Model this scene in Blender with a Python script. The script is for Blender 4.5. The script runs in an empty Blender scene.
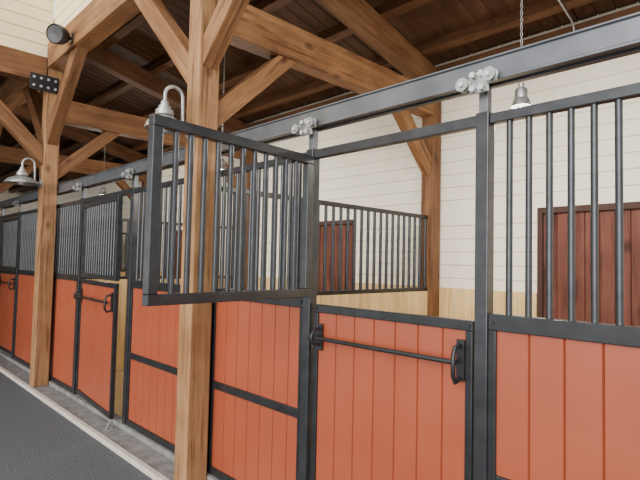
import bpy, bmesh, math, random
from mathutils import Vector, Matrix
random.seed(4)
C = bpy.context.scene.collection

# ------------------------------------------------------------------ materials
def mat_base(name):
    m = bpy.data.materials.new(name); m.use_nodes = True
    nt = m.node_tree
    return m, nt, nt.nodes['Principled BSDF']

def plain(name, c1, c2, rough=.5, metal=0., scale=8., bump=.0, bscale=200., spec=.5):
    m, nt, b = mat_base(name)
    tc = nt.nodes.new('ShaderNodeTexCoord')
    n = nt.nodes.new('ShaderNodeTexNoise'); n.inputs['Scale'].default_value = scale; n.inputs['Detail'].default_value = 5
    nt.links.new(tc.outputs['Object'], n.inputs['Vector'])
    r = nt.nodes.new('ShaderNodeValToRGB')
    r.color_ramp.elements[0].position = .3; r.color_ramp.elements[1].position = .7
    r.color_ramp.elements[0].color = (*c1, 1); r.color_ramp.elements[1].color = (*c2, 1)
    nt.links.new(n.outputs['Fac'], r.inputs['Fac'])
    nt.links.new(r.outputs['Color'], b.inputs['Base Color'])
    b.inputs['Roughness'].default_value = rough; b.inputs['Metallic'].default_value = metal
    b.inputs['Specular IOR Level'].default_value = spec
    if bump:
        n2 = nt.nodes.new('ShaderNodeTexNoise'); n2.inputs['Scale'].default_value = bscale; n2.inputs['Detail'].default_value = 3
        nt.links.new(tc.outputs['Object'], n2.inputs['Vector'])
        bp = nt.nodes.new('ShaderNodeBump'); bp.inputs['Strength'].default_value = bump; bp.inputs['Distance'].default_value = .01
        nt.links.new(n2.outputs['Fac'], bp.inputs['Height']); nt.links.new(bp.outputs['Normal'], b.inputs['Normal'])
    return m

def wood(name, d, cols, rough=.65, scale=14., squash=.94, bump=.15, crack=.0, patch=.0):
    m, nt, b = mat_base(name)
    L = nt.links.new
    d = Vector(d).normalized()
    tc = nt.nodes.new('ShaderNodeTexCoord')
    oi = nt.nodes.new('ShaderNodeObjectInfo')
    mul = nt.nodes.new('ShaderNodeMath'); mul.operation = 'MULTIPLY'; mul.inputs[1].default_value = 37.
    L(oi.outputs['Random'], mul.inputs[0])
    add = nt.nodes.new('ShaderNodeVectorMath'); add.operation = 'ADD'
    L(tc.outputs['Object'], add.inputs[0]); L(mul.outputs[0], add.inputs[1])
    dot = nt.nodes.new('ShaderNodeVectorMath'); dot.operation = 'DOT_PRODUCT'; dot.inputs[1].default_value = d
    L(add.outputs[0], dot.inputs[0])
    sc = nt.nodes.new('ShaderNodeVectorMath'); sc.operation = 'SCALE'; sc.inputs[0].default_value = d * squash
    L(dot.outputs['Value'], sc.inputs['Scale'])
    sub = nt.nodes.new('ShaderNodeVectorMath'); sub.operation = 'SUBTRACT'
    L(add.outputs[0], sub.inputs[0]); L(sc.outputs[0], sub.inputs[1])
    n = nt.nodes.new('ShaderNodeTexNoise'); n.inputs['Scale'].default_value = scale; n.inputs['Detail'].default_value = 9
    n.inputs['Roughness'].default_value = .72; n.inputs['Distortion'].default_value = 1.1
    L(sub.outputs[0], n.inputs['Vector'])
    r = nt.nodes.new('ShaderNodeValToRGB'); el = r.color_ramp.elements
    el[0].position = .30; el[0].color = (*cols[0], 1); el[1].position = .70; el[1].color = (*cols[2], 1)
    e = el.new(.5); e.color = (*cols[1], 1)
    L(n.outputs['Fac'], r.inputs['Fac'])
    col = r.outputs['Color']
    def darken(src, fac_node_out, lo, hi, dark, amt):
        rr = nt.nodes.new('ShaderNodeValToRGB'); rr.color_ramp.elements[0].position = lo; rr.color_ramp.elements[1].position = hi
        rr.color_ramp.elements[0].color = (*dark, 1); rr.color_ramp.elements[1].color = (1,1,1,1)
        L(fac_node_out, rr.inputs['Fac'])
        mx = nt.nodes.new('ShaderNodeMix'); mx.data_type = 'RGBA'; mx.blend_type = 'MULTIPLY'; mx.inputs[0].default_value = amt
        L(src, mx.inputs[6]); L(rr.outputs['Color'], mx.inputs[7])
        return mx.outputs[2]
    if crack:
        n2 = nt.nodes.new('ShaderNodeTexNoise'); n2.inputs['Scale'].default_value = scale*2.2; n2.inputs['Detail'].default_value = 4; n2.inputs['Distortion'].default_value = .4
        L(sub.outputs[0], n2.inputs['Vector'])
        col = darken(col, n2.outputs['Fac'], .34, .44, (.34,.25,.18), crack)
        vo = nt.nodes.new('ShaderNodeTexVoronoi'); vo.inputs['Scale'].default_value = 3.6
        sub2 = nt.nodes.new('ShaderNodeVectorMath'); sub2.operation = 'SUBTRACT'
        sc2 = nt.nodes.new('ShaderNodeVectorMath'); sc2.operation = 'SCALE'; sc2.inputs[0].default_value = d * .45
        L(dot.outputs['Value'], sc2.inputs['Scale']); L(add.outputs[0], sub2.inputs[0]); L(sc2.outputs[0], sub2.inputs[1])
        L(sub2.outputs[0], vo.inputs['Vector'])
        col = darken(col, vo.outputs['Distance'], .06, .14, (.26,.17,.12), crack)
    if patch:
        n3 = nt.nodes.new('ShaderNodeTexNoise'); n3.inputs['Scale'].default_value = 2.4; n3.inputs['Detail'].default_value = 4
        L(add.outputs[0], n3.inputs['Vector'])
        col = darken(col, n3.outputs['Fac'], .38, .60, (.55,.46,.38), patch)
    L(col, b.inputs['Base Color'])
    b.inputs['Roughness'].default_value = rough; b.inputs['Specular IOR Level'].default_value = .3
    bp = nt.nodes.new('ShaderNodeBump'); bp.inputs['Strength'].default_value = bump; bp.inputs['Distance'].default_value = .01
    L(n.outputs['Fac'], bp.inputs['Height']); L(bp.outputs['Normal'], b.inputs['Normal'])
    return m

FIR = ((.205, .100, .042), (.32, .168, .074), (.43, .25, .120))
BEAM = ((.17, .076, .030), (.27, .130, .054), (.37, .195, .090))
MID = ((.12, .052, .021), (.19, .088, .036), (.265, .132, .058))
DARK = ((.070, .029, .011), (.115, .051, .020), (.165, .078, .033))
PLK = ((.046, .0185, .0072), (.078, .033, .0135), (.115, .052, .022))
PINE = ((.62, .40, .15), (.77, .55, .25), (.85, .65, .35))
DOORC = ((.080, .025, .016), (.145, .048, .031), (.215, .079, .052))
DIRS = dict(x=(1,0,0), y=(0,1,0), z=(0,0,1), xp=(1,0,1), xn=(-1,0,1), yp=(0,1,1), yn=(0,-1,1))
W = {k: wood('fir_' + k, d, FIR, crack=.7, patch=.55, bump=.25) for k, d in DIRS.items()}
WB = {k: wood('beam_fir_' + k, d, BEAM, crack=.7, patch=.55, bump=.25) for k, d in DIRS.items()}
W2 = {k: wood('brown_fir_' + k, d, MID, crack=.6, patch=.5, bump=.2) for k, d in DIRS.items()}
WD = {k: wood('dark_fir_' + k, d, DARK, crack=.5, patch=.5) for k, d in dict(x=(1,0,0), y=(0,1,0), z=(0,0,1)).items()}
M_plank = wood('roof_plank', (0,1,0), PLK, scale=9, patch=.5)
M_pine = wood('pine_lining', (0,0,1), PINE, scale=9, bump=.04, patch=.2, crack=.35)
M_door = wood('stained_door', (0,0,1), DOORC, scale=9, bump=.1, patch=.6, crack=.8)
M_jamb = wood('door_jamb', (0,0,1), ((.04,.018,.012),(.06,.028,.02),(.08,.04,.028)), scale=9, bump=.08)
M_steel = plain('black_steel', (.036,.037,.040), (.058,.0595,.063), rough=.28, metal=.5, scale=14)
M_frame = plain('black_frame_steel', (.016,.0165,.018), (.028,.0285,.030), rough=.32, metal=.25, scale=14)
M_head = plain('grey_steel', (.105,.109,.118), (.155,.16,.172), rough=.33, metal=.5, scale=6)
M_galv = plain('galvanised', (.28,.28,.27), (.45,.45,.43), rough=.42, metal=.7, scale=40)
M_black = plain('black_iron', (.010,.010,.011), (.018,.018,.019), rough=.4, scale=20)
M_red = plain('red_paint', (.280,.060,.0255), (.315,.071,.032), rough=.37, scale=3, spec=.5)
M_side = plain('cream_siding', (.87,.80,.64), (.91,.84,.70), rough=.7, scale=4, spec=.2)
M_warm_lit = plain('warm_lit_siding', (.83,.69,.42), (.89,.76,.50), rough=.7, scale=4, spec=.2)  # cream siding with warm light worked into its colour
M_floor = plain('rubber_floor', (.050,.055,.062), (.145,.153,.163), rough=.85, scale=75, bump=.5, bscale=140, spec=.2)
M_conc = plain('concrete', (.14,.137,.13), (.25,.245,.235), rough=.9, scale=12, bump=.2, bscale=90, spec=.2)
M_edge = plain('edge_strip', (.45,.41,.34), (.60,.55,.47), rough=.8, scale=15, spec=.2)
M_bolt = plain('bolt', (.5,.5,.5), (.65,.65,.63), rough=.4, metal=.6, scale=50)
M_glass = plain('lamp_lens', (.55,.55,.52), (.65,.65,.62), rough=.15, scale=10)
M_bed = plain('wood_shavings', (.50,.35,.17), (.78,.61,.36), rough=.9, scale=60, bump=.8, bscale=70, spec=.1)

# ------------------------------------------------------------------ mesh helpers
class MB:
    def __init__(s): s.v = []; s.f = []
    def box(s, x0, x1, y0, y1, z0, z1):
        i = len(s.v)
        s.v += [(x, y, z) for x in (x0, x1) for y in (y0, y1) for z in (z0, z1)]
        s.f += [[i+a for a in q] for q in ((0,1,3,2),(4,6,7,5),(0,4,5,1),(2,3,7,6),(0,2,6,4),(1,5,7,3))]
        return s
    def prism(s, pts, vec):
        i = len(s.v); n = len(pts); vec = Vector(vec)
        s.v += [tuple(p) for p in pts] + [tuple(Vector(p) + vec) for p in pts]
        s.f.append(list(range(i, i+n))); s.f.append(list(range(i+2*n-1, i+n-1, -1)))
        for k in range(n):
            s.f.append([i+k, i+(k+1) % n, i+n+(k+1) % n, i+n+k])
        return s
    def tube(s, pts, r, seg=12, closed=False):
        pts = [Vector(p) for p in pts]; n = len(pts)
        rs = r if isinstance(r, (list, tuple)) else [r]*n
        def tang(k):
            if closed: return (pts[(k+1) % n] - pts[k-1]).normalized()
            return (pts[min(k+1, n-1)] - pts[max(k-1, 0)]).normalized()
        t = tang(0)
        up = Vector((0,0,1)) if abs(t.z) < .9 else Vector((1,0,0))
        u = t.cross(up).normalized()
        base = len(s.v)
        for k in range(n):
            t = tang(k); u = (u - t*u.dot(t)).normalized(); w = t.cross(u)
            for j in range(seg):
                a = 2*math.pi*j/seg
                s.v.append(tuple(pts[k] + (u*math.cos(a) + w*math.sin(a))*rs[k]))
        for k in range(n if closed else n-1):
            k2 = (k+1) % n
            for j in range(seg):
                j2 = (j+1) % seg
                s.f.append([base+k*seg+j, base+k*seg+j2, base+k2*seg+j2, base+k2*seg+j])
        if not closed:
            s.f.append([base+j for j in range(seg)][::-1]); s.f.append([base+(n-1)*seg+j for j in range(seg)])
        return s
    def lathe(s, prof, c=(0,0,0), seg=28):
        base = len(s.v); n = len(prof)
        for (r, z) in prof:
            for j in range(seg):
                a = 2*math.pi*j/seg
                s.v.append((c[0]+r*math.cos(a), c[1]+r*math.sin(a), c[2]+z))
        for k in range(n-1):
            for j in range(seg):
                j2 = (j+1) % seg
                s.f.append([base+k*seg+j, base+k*seg+j2, base+(k+1)*seg+j2, base+(k+1)*seg+j])
        return s
    def grooved(s, u0, u1, v0, v1, t, sp, fn, g=.005, d=.007):
        # boards side by side along u with V grooves on the face w=0; fn maps (u,v,w) to a point
        pr = [(u0, 0)]
        u = u0 + sp
        while u < u1 - sp*.3:
            pr += [(u-g, 0), (u, d), (u+g, 0)]; u += sp
        pr += [(u1, 0), (u1, t), (u0, t)]
        i = len(s.v); n = len(pr)
        s.v += [fn(a, v0, w) for a, w in pr] + [fn(a, v1, w) for a, w in pr]
        for k in range(n): s.f.append([i+k, i+(k+1) % n, i+n+(k+1) % n, i+n+k])
        s.f.append([i+k for k in range(n)]); s.f.append([i+n+k for k in range(n)][::-1])
        return s
    def mesh(s, name, mat, smooth=False):
        me = bpy.data.meshes.new(name); me.from_pydata(s.v, [], s.f)
        bm = bmesh.new(); bm.from_mesh(me); bmesh.ops.recalc_face_normals(bm, faces=bm.faces); bm.to_mesh(me); bm.free()
        me.materials.append(mat)
        if smooth:
            me.shade_smooth(); me.set_sharp_from_angle(angle=.7)
        return me
    def build(s, name, mat, parent=None, smooth=False, bevel=0, loc=(0,0,0)):
        o = bpy.data.objects.new(name, s.mesh(name, mat, smooth)); C.objects.link(o)
        o.location = loc
        if parent: o.parent = parent
        if bevel:
            b = o.modifiers.new('bevel', 'BEVEL'); b.width = bevel; b.segments = 2; b.limit_method = 'ANGLE'
        return o

def tag(o, label, cat, group=None):
    o['label'] = label; o['category'] = cat
    if group: o['group'] = group
    return o
def thing(name, label, cat, loc, rz=0, group=None):
    o = bpy.data.objects.new(name, None); C.objects.link(o); o.empty_display_size = .1
    o.location = loc; o.rotation_euler = (0, 0, rz)
    return tag(o, label, cat, group)
def struct(o): o['kind'] = 'structure'; return o
def put(name, me, parent, loc):
    o = bpy.data.objects.new(name, me); C.objects.link(o); o.location = loc
    if parent: o.parent = parent
    return o
def copy_tree(o, parent=None):
    c = o.copy(); C.objects.link(c)
    if parent: c.parent = parent
    for ch in list(o.children): copy_tree(ch, c)
    return c

# ------------------------------------------------------------------ dimensions (metres)
BAY = 3.76
X1 = -3.20                       # line between the nearest and the second stall
FR = [X1 - BAY*k for k in range(-1, 4)]    # stall lines: .56, -3.2, -6.96, -10.72, -14.48
TX = [.56, -3.20, -6.80, -10.50, -14.20]   # timber frames
BZ = .03                         # top of the concrete floor slab by the stalls
SZ = .075                        # top of the low plinth under the stall fronts
PH = .084                        # half of a timber post
YP = -.055-PH                    # line of the aisle posts
YB = 2.95                        # back wall
XL, XR = -21., 3.2

# ------------------------------------------------------------------ room shell
CY0, CY1 = -.280, -.229
struct(MB().box(XL, XR+2, -8, CY0, -.1, 0).build('floor', M_floor))
struct(MB().box(XL, XR+2, CY1, YB+.2, -.1, BZ).build('floor_sill', M_conc))
struct(MB().box(XL, XR+2, CY0, CY1, -.1, BZ+.008).build('trim_1', M_edge, bevel=.006))
struct(MB().box(XL, XR+2, -.05, .05, BZ, SZ).build('trim_2', M_conc, bevel=.006))

# back wall in horizontal boards, with door openings
DW, DZ = 1.25, 2.19
DX = [f + (1.17 if n < 2 else 1.28) for n, f in enumerate(FR)]     # left edge of each doorway
wb = MB()
xs = [XL]
for a in DX[::-1]: xs += [a, a+DW]
xs = [x for x in xs if x < XR] + [XR]
fn = lambda u, v, w: (v, YB + w, u)
for k in range(0, len(xs)-1, 2):
    wb.grooved(0, DZ, xs[k], xs[k+1], .12, .146, fn, g=.006, d=.02)
wb.grooved(DZ, 4.05, XL, XR, .12, .146, fn, g=.006, d=.02)
struct(wb.build('wall_back', M_side))
struct(MB().box(XL-.1, XL, -8, YB+.1, 0, 4.4).build('wall_left', M_side))
# unseen aisle wall, added to block sun from the far stalls
struct(MB().grooved(XL, -8.4, 0, 4.28, .08, .16, lambda u, v, w: (u, -4.6-w, v), g=.006, d=.014).build('wall_sun_blocker', M_plank))
for n in range(0, 4):
    r = struct(bpy.data.objects.new('door_%d' % n, None)); C.objects.link(r); r.location = (DX[n], YB, BZ)
    w = DW
    MB().grooved(.05, w-.05, 0, DZ-BZ-.06, .05, .125, lambda u, v, q: (u, .03+q, v), g=.006, d=.014).build('door_leaf', M_door, r)
    jb = MB(); jb.box(0, .05, -.01, .1, 0, DZ-BZ); jb.box(w-.05, w, -.01, .1, 0, DZ-BZ); jb.box(.05, w-.05, -.01, .1, DZ-BZ-.06, DZ-BZ)
    jb.build('door_frame', M_jamb, r, bevel=.004)
# pine lining along the foot of the back wall
k = 2
for a, b in [(xs[i], xs[i+1]) for i in range(0, len(xs)-1, 2)]:
    k += 1
    struct(MB().grooved(a, b, BZ, 1.35, .02, .13, lambda u, v, q: (u, YB-.022+q, v), g=.005, d=.009).build('trim_%d' % k, M_pine))

SL = .23
def zr(y): return 3.74 + SL*(2.77 - y)           # centre line of the rafters
ang = -math.atan(SL)
PT = (.12 + .12)*1.027 + .006                    # roof boards above that line
fnc = lambda u, v, w: (u, v, zr(v) + PT + w)
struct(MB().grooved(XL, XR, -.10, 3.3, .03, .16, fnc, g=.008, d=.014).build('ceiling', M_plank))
struct(MB().box(XL, TX[2]-.06, -8, -.25, 4.28, 4.32).build('ceiling_aisle', M_plank))
# upper walls above the aisle, warm light painted into their colour
struct(MB().grooved(4.27, 6.6, TX[2]+.06, XR, .06, .146, lambda u, v, w: (v, -.17+w, u), g=.007, d=.02).build('wall_upper', M_warm_lit))
struct(MB().grooved(4.06, 6.6, -8, -.18, .06, .146, lambda u, v, w: (TX[2]+.05-w, v, u), g=.007, d=.02).build('wall_cross', M_warm_lit))

# ------------------------------------------------------------------ timber frame
yb0 = YP+PH
for i in (1, 2, 3):
    x = TX[i]
    V = WB if i == 1 else W2
    lab = {1: 'large square fir post standing in front of the nearest stalls', 2: 'square fir post further left with gooseneck lamp beside the steel rail', 3: 'most distant fir post at the left picture edge'}[i]
    tag(MB().box(-PH, PH, -PH, PH, 0, 3.93-BZ).build('timber_post', W['z'], bevel=.008, loc=(x, YP, BZ)), lab, 'post', 'aisle timber posts')
    lab = {1: 'fir post against the back wall at the end of the near divider', 2: 'fir post against the back wall behind the second divider', 3: 'farthest fir post against the back wall'}[i]
    tag(MB().box(-.08, .08, -.08, .08, 0, zr(2.93)-.125-BZ).build('timber_post', W2['z'], bevel=.008, loc=(x, 2.85, BZ)), lab, 'post', 'back wall timber posts')
    lab = {1: 'heavy fir tie beam from the nearest post back across the stall', 2: 'fir tie beam from the left lamp post to the back wall', 3: 'most distant fir tie beam'}[i]
    tag(MB().box(-PH, PH, yb0, 2.77, 3.295, 3.585).build('tie_beam', V['y'], bevel=.008, loc=(x, 0, 0)), lab, 'beam', 'tie beams over the stalls')
    # braces: cut flat against the post and the beam
    lab = {1: 'fir knee brace rising right from nearest post to its tie beam', 2: 'fir knee brace rising right from left lamp post to tie beam', 3: 'most distant fir knee brace to a tie beam'}[i]
    tag(MB().prism([(-.06, yb0, 2.56), (-.06, yb0, 2.76), (-.06, .52, 3.295), (-.06, .72, 3.295)], (.12, 0, 0)).build('knee_brace', V['yp'], bevel=.006, loc=(x, 0, 0)), lab, 'brace', 'knee braces to the tie beams')
    lab = {1: 'fir knee brace at the back post seen below the grey rail', 2: 'fir knee brace at the second back post', 3: 'fir knee brace at the farthest back post'}[i]
    tag(MB().prism([(-.06, 2.77, 2.62), (-.06, 2.77, 2.82), (-.06, 2.29, 3.295), (-.06, 2.09, 3.295)], (.12, 0, 0)).build('knee_brace', V['yn'], bevel=.006, loc=(x, 0, 0)), lab, 'brace', 'knee braces at the back posts')
    for sgn, nm, mt in ((-1, 'away to the left', 'xn'), (1, 'up to the right', 'xp')):
        p = sgn*PH
        lab = {1: 'fir brace on nearest post rising %s to the long beam' % nm, 2: 'fir brace on left lamp post rising %s to the long beam' % nm, 3: 'distant fir brace rising %s to the long beam' % nm}[i]
        e = .12 if sgn > 0 else 0
        tag(MB().prism([(p, YP-.06, 2.86+e), (p, YP-.06, 3.09+e), (p+sgn*(.84-e), YP-.06, 3.93), (p+sgn*(1.07-e), YP-.06, 3.93)], (0, .12, 0)).build('knee_brace', V[mt], bevel=.006, loc=(x, 0, 0)), lab, 'brace', 'braces to the long aisle beam')
for i in range(0, 5):
    L = 3.0/math.cos(ang); yc = 1.42
    lab = {0: 'sloping fir rafter nearest the camera at the right', 1: 'sloping fir rafter over the near tie beam', 2: 'sloping fir rafter over the left lamp post frame', 3: 'sloping fir rafter past the farthest divider', 4: 'most distant sloping fir rafter'}[i]
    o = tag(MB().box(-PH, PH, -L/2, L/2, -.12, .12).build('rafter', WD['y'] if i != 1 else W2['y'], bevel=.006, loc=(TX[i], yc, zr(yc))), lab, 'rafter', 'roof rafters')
    o.rotation_euler.x = ang
pn = ['closest to the aisle', 'second from the aisle', 'third from the aisle', 'closest to the back wall']
for q, y in enumerate((.45, 1.15, 1.85, 2.55)):
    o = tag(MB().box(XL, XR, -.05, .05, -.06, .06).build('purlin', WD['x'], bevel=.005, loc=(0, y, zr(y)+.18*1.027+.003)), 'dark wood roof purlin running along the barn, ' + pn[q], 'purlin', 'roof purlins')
    o.rotation_euler.x = ang
for i in range(0, 4):
    a = TX[i+1]+PH+.003; b = TX[i]-PH-.003
    tag(MB().box(a, b, 2.80, 2.948, 3.56, 3.86).build('wall_beam', WD['x'], bevel=.006), 'dark beam along the back wall top ' + ['above the nearest stall', 'above the second stall', 'above the farthest stall', 'past the farthest stall'][i], 'beam', 'beams along the back wall top')
tag(MB().box(XL, XR, -PH-.01, PH+.01, 3.93, 4.25).build('long_beam', WB['x'], bevel=.008, loc=(0, YP, 0)), 'long fir beam running along the tops of the aisle posts', 'beam')
tag(MB().box(-PH-.01, PH+.01, -8, YP-PH-.012, 3.74, 4.05).build('cross_beam', W2['y'], bevel=.008, loc=(TX[2], 0, 0)), 'fir cross beam spanning the aisle under the cream upper wall', 'beam')
yf = YP-PH
tag(MB().prism([(-.06, yf, 2.72), (-.06, yf, 2.94), (-.06, yf-.80, 3.74), (-.06, yf-1.02, 3.74)], (.12, 0, 0)).build('knee_brace', W2['yn'], bevel=.006, loc=(TX[2], 0, 0)), 'fir brace from left lamp post out to the aisle cross beam', 'brace')
# bolted steel connector on the left post
cp = thing('connector_plate', 'black bolted steel connector plate on the left lamp post top', 'plate', (TX[2]+PH+.011, -.26, 3.6))
MB().box(0, .008, -.16, .16, .02, .22).build('plate', M_black, cp, bevel=.002)
for yy in (-.12, -.04, .04, .12):
    for zz in (.07, .17):
        MB().tube([(.008, yy, zz), (.022, yy, zz)], .016, 6).build('bolt', M_bolt, cp)
# thin conduit running down the roof slope over the nearest stall
cd = lambda y: zr(y) + .12*1.027 - .008
tag(MB().tube([(0, .35, cd(.35)), (0, 1.5, cd(1.5)), (0, 2.70, cd(2.70)), (0, 2.76, cd(2.76)-.02), (0, 2.785, cd(2.76)-.08), (0, 2.789, 3.58)], .010, 10).build('conduit_pipe', M_galv, smooth=True, loc=(-1.63, 0, 0)), 'thin galvanised conduit running down the roof above the nearest stall', 'conduit')

# ------------------------------------------------------------------ stall front dimensions
O1S = {1: 1.045, 2: 1.02, 3: 1.02}
O2S = {1: 2.144, 2: 2.36, 3: 2.144}
DWS = {1: 1.0, 2: 1.185, 3: 1.024}        # door widths
P = .03
stallname = {1: 'nearest stall', 2: 'second stall', 3: 'farthest stall'}

# ------------------------------------------------------------------ steel rail over the stall fronts, with its clamps
RB, RT = 2.392, 2.502
rail = thing('steel_rail', 'long dark grey steel rail running above all the stall fronts', 'rail', (0, 0, RB))
hd = MB()
h_ = RT-RB
hd.prism([(XL, -.05, 0), (XL, -.05, .012), (XL, -.04, .016), (XL, -.04, h_-.012), (XL, -.05, h_-.008), (XL, -.05, h_), (XL, .05, h_), (XL, .05, 0), (XL, .018, 0), (XL, .018, .012), (XL, -.018, .012), (XL, -.018, 0)], (XR-XL, 0, 0))
hd.build('rail_beam', M_head, rail, bevel=.002)
def make_clamp():
    cb = MB()
    cb.box(-.045, .045, -.060, -.051, -.045, .05); cb.box(-.085, -.045, -.066, -.056, -.028, .022); cb.box(.045, .085, -.066, -.056, -.012, .038)
    c = cb.build('clamp_bracket', M_galv, rail, bevel=.003); c['label'] = 'galvanised clamp bracket'
    for xx, zz in ((-.062, -.004), (.062, .014)):
        MB().tube([(xx, -.066, zz), (xx, -.072, zz), (xx, -.074, zz), (xx, -.090, zz), (xx, -.092, zz), (xx, -.098, zz)], [.030, .030, .022, .022, .030, .030], 18).build('roller', M_galv, c, smooth=True)
        MB().tube([(xx, -.098, zz), (xx, -.108, zz)], .012, 6).build('bolt', M_bolt, c)
    for xx, zz in ((-.02, .032), (.02, .032), (-.02, -.028), (.02, -.028)):
        MB().tube([(xx, -.060, zz), (xx, -.086, zz)], .014, 6).build('bolt', M_bolt, c)
    return c
cl = make_clamp(); first = True
for i in (1, 2, 3):
    for off in (O1S[i], O2S[i]):
        c = cl if first else copy_tree(cl, rail); first = False
        c.location = (FR[i]+off, 0, .002)

# ------------------------------------------------------------------ stall fronts
def make_steel_post():
    r = thing('steel_post', '', 'post', (0, 0, SZ), group='steel posts of the stall fronts')
    MB().box(-P, P, -P, P, 0, 2.272-SZ).build('post_tube', M_steel, r, bevel=.004)
    MB().box(-.02, .02, -.02, .02, 2.272-SZ, RB-SZ).build('post_neck', M_head, r, bevel=.002)
    return r
pa = make_steel_post(); first = True
for i in (1, 2, 3):
    f = FR[i]
    for off, ds in ((0, 'behind the timber post at the left end of the %s'), (O1S[i], 'at the hinge side of the %s door'), (O2S[i], 'at the latch side of the %s door')):
        o = pa if first else copy_tree(pa); first = False
        o.location = (f+off, 0, SZ); o['label'] = 'black square steel post ' + ds % stallname[i]
o = copy_tree(pa); o.location = (FR[0], 0, SZ); o['label'] = 'black square steel post past the right picture edge'

bar_cache = {}
def bar_mesh(h, r=.0135):
    if h not in bar_cache: bar_cache[h] = MB().tube([(0,0,0), (0,0,h)], r, 12).mesh('bar', M_steel, True)
    return bar_cache[h]

def stall_front(xa, xb, label, cross=True):
    r = thing('stall_partition', label, 'stall partition', (xa, 0, SZ), group='fixed stall partitions')
    w = xb-xa; D = .022; z = lambda q: q-SZ
    MB().box(0, w, -D, D, z(1.33), z(1.40)).build('rail', M_frame, r, bevel=.004)
    MB().box(0, w, -D, D, z(SZ), z(.13)).build('rail', M_frame, r, bevel=.004)
    MB().box(0, .035, -D, D, z(.13), z(1.33)).build('stile', M_frame, r, bevel=.004)
    MB().box(w-.035, w, -D, D, z(.13), z(1.33)).build('stile', M_frame, r, bevel=.004)
    segs = [(.13, 1.33)]
    if cross:
        MB().box(.035, w-.035, -D, D, z(.68), z(.735)).build('cross_rail', M_frame, r, bevel=.004)
        segs = [(.13, .68), (.735, 1.33)]
    for a, b in segs:
        MB().grooved(.035, w-.035, z(a), z(b), .02, .135, lambda u, v, q: (u, -.008+q, v), g=.005, d=.012).build('board_panel', M_red, r)
    MB().box(0, w, -.02, .02, z(2.218), z(2.262)).build('grille_rail', M_steel, r, bevel=.004)
    n = round(w/.083); h = round(2.218-1.40, 4)
    for k in range(1, n): put('bar', bar_mesh(h), r, (w*k/n, 0, z(1.40)))
    for xx in (.02, w-.02):
        for zz in (1.365, .10):
            MB().tube([(xx, -D, z(zz)), (xx, -D-.006, z(zz))], .009, 8).build('bolt', M_black, r)
    return r

DZ0 = .105
def make_door(loc, rz, label, w):
    r = thing('stall_door', label, 'stall door', loc, rz, 'lower stall doors')
    D = .02; zt = 1.36-DZ0
    MB().box(0, w, -D, D, zt-.045, zt).build('rail', M_frame, r, bevel=.004)
    MB().box(0, w, -D, D, 0, .05).build('rail', M_frame, r, bevel=.004)
    MB().box(0, .035, -D, D, .05, zt-.045).build('stile', M_frame, r, bevel=.004)
    MB().box(w-.035, w, -D, D, .05, zt-.045).build('stile', M_frame, r, bevel=.004)
    MB().grooved(.035, w-.035, .05, zt-.045, .02, .135, lambda u, v, q: (u, -.008+q, v), g=.005, d=.012).build('board_panel', M_red, r)
    zh = 1.18-DZ0
    br = MB().tube([(.0, -.05, zh-.012), (.025, -.068, zh-.004), (.06, -.075, zh), (w*.5, -.078, zh), (w-.09, -.075, zh), (w-.05, -.07, zh)], .0115, 12)
    br.build('handle_bar', M_black, r, smooth=True)
    lb = MB().box(.042, .078, -D-.008, -D, zh-.075, zh+.075); lb.tube([(.06, -D-.008, zh+.05), (.06, -.06, zh+.045), (.06, -.09, zh+.02), (.06, -.094, zh-.012), (.06, -.075, zh-.035), (.06, -D-.008, zh-.045)], .009, 10)
    lb.build('handle_bracket', M_black, r, smooth=True)
    rb = MB().box(w-.072, w-.034, -D-.010, -D, zh-.085, zh+.095)
    rb.tube([(w-.052, -D-.010, zh+.07), (w-.052, -.075, zh+.065), (w-.052, -.090, zh+.03), (w-.052, -.090, zh-.055), (w-.052, -.072, zh-.085), (w-.052, -D-.010, zh-.075)], .010, 10)
    rb.build('latch_bracket', M_black, r, smooth=True)
    for zz in (.2, zt-.2):
        MB().tube([(-.012, -.01, zz-.045), (-.012, -.01, zz+.045)], .012, 12).build('hinge', M_black, r, smooth=True)
    for xx in (.018, w-.018):
        for zz in (.025, zt-.022):
            MB().tube([(xx, -D, zz), (xx, -D-.006, zz)], .009, 8).build('bolt', M_black, r)
    return r

def make_gate(loc, rz, label, w):
    r = thing('grille_gate', label, 'grille gate', loc, rz, 'upper grille gates')
    D = .0225; H = .815; t = .048
    MB().box(0, w, -D, D, 0, t).build('rail', M_steel, r, bevel=.004)
    MB().box(0, w, -D, D, H-t, H).build('rail', M_steel, r, bevel=.004)
    MB().box(0, t, -D, D, t, H-t).build('stile', M_steel, r, bevel=.004)
    MB().box(w-t, w, -D, D, t, H-t).build('stile', M_steel, r, bevel=.004)
    n = round((w-2*t)/.078); h = round(H-2*t, 4)
    for k in range(1, n): put('bar', bar_mesh(h), r, (t + (w-2*t)*k/n, 0, t))
    for zz in (.12, H-.12):
        MB().tube([(-.012, 0, zz-.04), (-.012, 0, zz+.04)], .012, 12).build('hinge', M_black, r, smooth=True)
    return r

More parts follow.
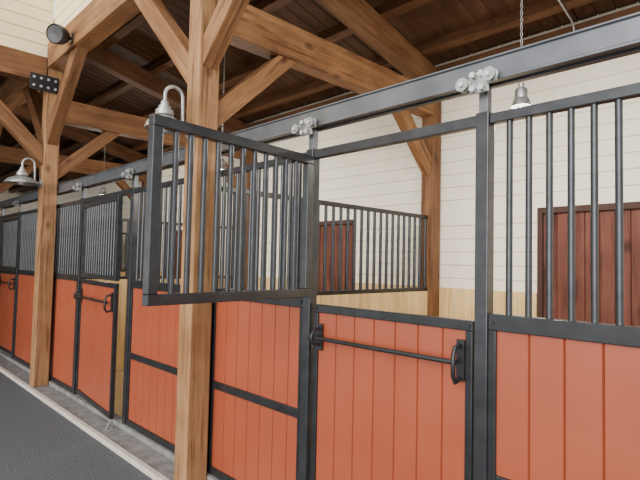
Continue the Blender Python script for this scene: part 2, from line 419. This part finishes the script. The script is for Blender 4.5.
for i in (1, 2, 3):
    f = FR[i]; s = stallname[i]; O1 = O1S[i]; O2 = O2S[i]; w = DWS[i]
    stall_front(f+P, f+O1-P, {1: 'red boarded stall front just right of the near timber post', 2: 'narrow red boarded stall front just right of the left lamp post', 3: 'red boarded stall front past the farthest stall door'}[i], cross=(i == 1))
    stall_front(f+O2+P, f+BAY-P, {1: 'red boarded stall front with bars at the right picture edge', 2: 'red boarded stall front with cross rail just left of near post', 3: 'red boarded barred stall front just left of the left lamp post'}[i], cross=(i != 3))
    lt = MB().box(0, O2-O1-2*P, -.02, .02, 2.214, 2.266).build('door_lintel', M_steel, bevel=.004, loc=(f+O1+P, 0, 0))
    tag(lt, 'black steel bar across the top of the %s doorway' % s, 'lintel', 'steel bars over the stall doors')
    rz = {1: 0, 2: math.radians(-4.5), 3: 0}[i]
    make_door((f+O1+P+.027, 0, DZ0), rz, {1: 'closed lower red stall door with long black handle bar, nearest', 2: 'lower red stall door standing slightly ajar in the second stall', 3: 'closed lower red door of the farthest stall'}[i], w)
    rz = {1: math.radians(-84.5), 2: math.radians(-4.5), 3: 0}[i]
    make_gate((f+O1+P+(.010 if i == 1 else .027), -.052 if i == 1 else 0, 1.402 if i == 1 else 1.385), rz, {1: 'barred black upper gate swung wide open into the aisle', 2: 'barred black upper gate slightly ajar above the second stall door', 3: 'closed barred upper gate of the farthest stall'}[i], w if i > 1 else 1.035)
    # divider between this stall and the next one left
    dv = thing('stall_divider', {1: 'pine divider with black bars between nearest and second stalls', 2: 'pine divider with black bars behind the left lamp post', 3: 'pine divider with bars past the farthest stall'}[i], 'stall divider', (f, .052, BZ), group='stall dividers')
    Ld = 2.765-.054
    MB().grooved(0, Ld, 0, 1.31-BZ, .06, .13, lambda u, v, q: (.03-q, u, v), g=.005, d=.009).build('board_wall', M_pine, dv)
    MB().box(-.025, .025, 0, Ld, 1.31-BZ, 1.35-BZ).build('rail', M_frame, dv, bevel=.004)
    MB().box(-.022, .022, 0, Ld, 2.12-BZ, 2.16-BZ).build('rail', M_frame, dv, bevel=.004)
    n = 27
    for k in range(0, n+1):
        put('bar', bar_mesh(.77, .016), dv, (0, .02 + (Ld-.04)*k/n, 1.35-BZ))
    # loose bedding on the stall floor
    bd = MB(); nx, ny = 36, 26; x0, x1, y0, y1 = f+.05, f+BAY-.06, .058, 2.755
    b0 = len(bd.v)
    for a in range(nx+1):
        for b in range(ny+1):
            edge = a in (0, nx) or b in (0, ny)
            bd.v.append((x0+(x1-x0)*a/nx, y0+(y1-y0)*b/ny, BZ + (.012 if edge else .03 + random.uniform(-.010, .012))))
    for a in range(nx):
        for b in range(ny):
            q = b0 + a*(ny+1) + b
            bd.f.append([q, q+ny+1, q+ny+2, q+1])
    o = tag(bd.build('stall_bedding', M_bed, smooth=True), 'pale wood shavings bedding on the floor of the ' + s, 'bedding')
    o['kind'] = 'stuff'

# ------------------------------------------------------------------ lamps
def make_gooseneck(R):
    r = thing('gooseneck_lamp', '', 'lamp', (0,0,0), group='gooseneck barn lamps')
    MB().tube([(0, 0, 0), (0, -.02, 0)], .055, 20).build('wall_plate', M_galv, r, smooth=True)
    pts = [(0, -.02, 0), (0, -.05, .005), (0, -.07, .04), (0, -.072, .14), (0, -.075, .22)]
    pts += [(0, -.142 + .067*math.cos(math.pi*k/12), .22 + .067*math.sin(math.pi*k/12)) for k in range(1, 13)] + [(0, -.209, .16)]
    MB().tube(pts, .012, 12).build('gooseneck_arm', M_galv, r, smooth=True)
    MB().lathe([(.0, .0), (.022, .0), (.028, -.008), (.028, -.03), (.042, -.036), (.044, -.058), (.060, -.064), (.062, -.1), (.046, -.104), (0, -.104)], (0, -.209, .17)).build('lamp_cap', M_galv, r, smooth=True)
    MB().lathe([(.046, -.1), (.062, -.110), (.062+(R-.062)*.3, -.122), (.062+(R-.062)*.7, -.145), (R-.003, -.185), (R, -.197), (R-.006, -.194), (.06+(R-.06)*.65, -.152), (.07, -.126), (.04, -.115)], (0, -.209, .17)).build('lamp_shade', M_galv, r, smooth=True)
    MB().lathe([(.0, -.215), (.02, -.21), (.034, -.19), (.038, -.16), (.032, -.13), (0, -.116)], (0, -.209, .17)).build('bulb', M_glass, r, smooth=True)
    return r
g1 = make_gooseneck(.132); g1.location = (TX[1], YP-PH, 2.52); g1['label'] = 'galvanised gooseneck barn lamp on near post above open gate'
g2 = make_gooseneck(.185); g2.location = (TX[2], YP-PH, 2.50); g2['label'] = 'galvanised gooseneck barn lamp on the left timber post'

def point(name, loc, e, rad=.05, col=(1,.93,.82)):
    l = bpy.data.lights.new(name, 'POINT'); l.energy = e; l.shadow_soft_size = rad; l.color = col
    o = bpy.data.objects.new(name, l); C.objects.link(o); o.location = loc
def make_pendant(x, y, z, label):
    r = thing('pendant_lamp', label, 'lamp', (x, y, z), group='pendant lamps in the stalls')
    MB().lathe([(0, .17), (.018, .168), (.02, .135), (.035, .128), (.042, .118), (.042, .06), (.052, .05), (.066, .0), (.06, 0), (.045, .045), (0, .05)]).build('lamp_body', M_galv, r, smooth=True)
    MB().lathe([(0, -.045), (.025, -.04), (.042, -.015), (.045, .02), (.04, .048), (0, .05)]).build('lens', M_glass, r, smooth=True)
    zt = zr(y) + PT - z
    ch = MB(); q = .185; k = 0
    while q < zt - .012:
        a = (1, 0, 0) if k % 2 else (0, 1, 0)
        ch.tube([(a[0]*.008*math.cos(t), a[1]*.008*math.cos(t), q + .016*math.sin(t)) for t in [2*math.pi*j/10 for j in range(10)]], .0028, 6, closed=True)
        q += .0255; k += 1
    ch.build('chain', M_galv, r, smooth=True)
    point('pendant_fill', (x, y, z-.11), 55)  # fill light added below the lens to brighten roof and stall
make_pendant(-1.5, 1.37, 2.72, 'small galvanised pendant lamp on a chain in the nearest stall')
make_pendant(-1.5-BAY, 1.37, 2.72, 'small galvanised pendant lamp on a chain in the second stall')
make_pendant(-1.5-2*BAY, 1.37, 2.72, 'small galvanised pendant lamp on a chain in the farthest stall')

# rounded black speaker on the long beam near the corner
fl = thing('wall_speaker', 'rounded black speaker on the long beam near the upper corner', 'speaker', (-5.85, YP-PH-.01, 4.02))
MB().box(-.04, .04, -.012, 0, -.05, .05).build('mounting_plate', M_black, fl, bevel=.003)
MB().tube([(0, -.012, 0), (0, -.05, 0)], .018, 12).build('arm', M_black, fl, smooth=True)
hb = MB().lathe([(0, -.09), (.05, -.085), (.085, -.06), (.10, -.02), (.105, .03), (.105, .075), (.098, .08), (.09, .072), (0, .066)], seg=24)
h = hb.build('speaker_body', M_black, fl, smooth=True, loc=(0, -.13, 0)); h.rotation_euler = (math.radians(105), 0, math.radians(35))

# little steel door stop on the sill
ds = thing('door_stop', 'small grey steel door stop on the concrete sill by the ajar door', 'door stop', (FR[2]+O2S[2]-.05, -.14, BZ))
MB().box(-.06, .06, -.04, .04, 0, .008).build('base_plate', M_galv, ds, bevel=.002)
MB().prism([(-.01, -.035, .008), (-.01, .035, .008), (-.01, .035, .07), (-.01, .0, .07)], (.02, 0, 0)).build('stop_fin', M_galv, ds, bevel=.002)

# ------------------------------------------------------------------ light
w = bpy.data.worlds.new('world'); bpy.context.scene.world = w; w.use_nodes = True
bg = w.node_tree.nodes['Background']; bg.inputs['Color'].default_value = (.96, .98, 1, 1); bg.inputs['Strength'].default_value = 1.9
def sun(name, d, e, a, col=(1,1,1)):
    l = bpy.data.lights.new(name, 'SUN'); l.energy = e; l.angle = math.radians(a); l.color = col
    o = bpy.data.objects.new(name, l); C.objects.link(o); o.location = (2, -6, 6)
    o.rotation_euler = Vector(d).to_track_quat('-Z', 'Y').to_euler()
sun('sun_soft', (-.25, .93, -.27), 4.3, 45, (1, .98, .95))

# ------------------------------------------------------------------ camera
cam = bpy.data.cameras.new('camera'); cam.sensor_width = 36; cam.lens = 36*500/640; cam.clip_start = .05
co = bpy.data.objects.new('camera', cam); C.objects.link(co)
co.matrix_world = Matrix.Translation((0, -2.03, 1.6)) @ Matrix.Rotation(math.radians(45.7), 4, 'Z') @ Matrix.Rotation(math.radians(92.6), 4, 'X') @ Matrix.Rotation(math.radians(1.26), 4, 'Z')
bpy.context.scene.camera = co
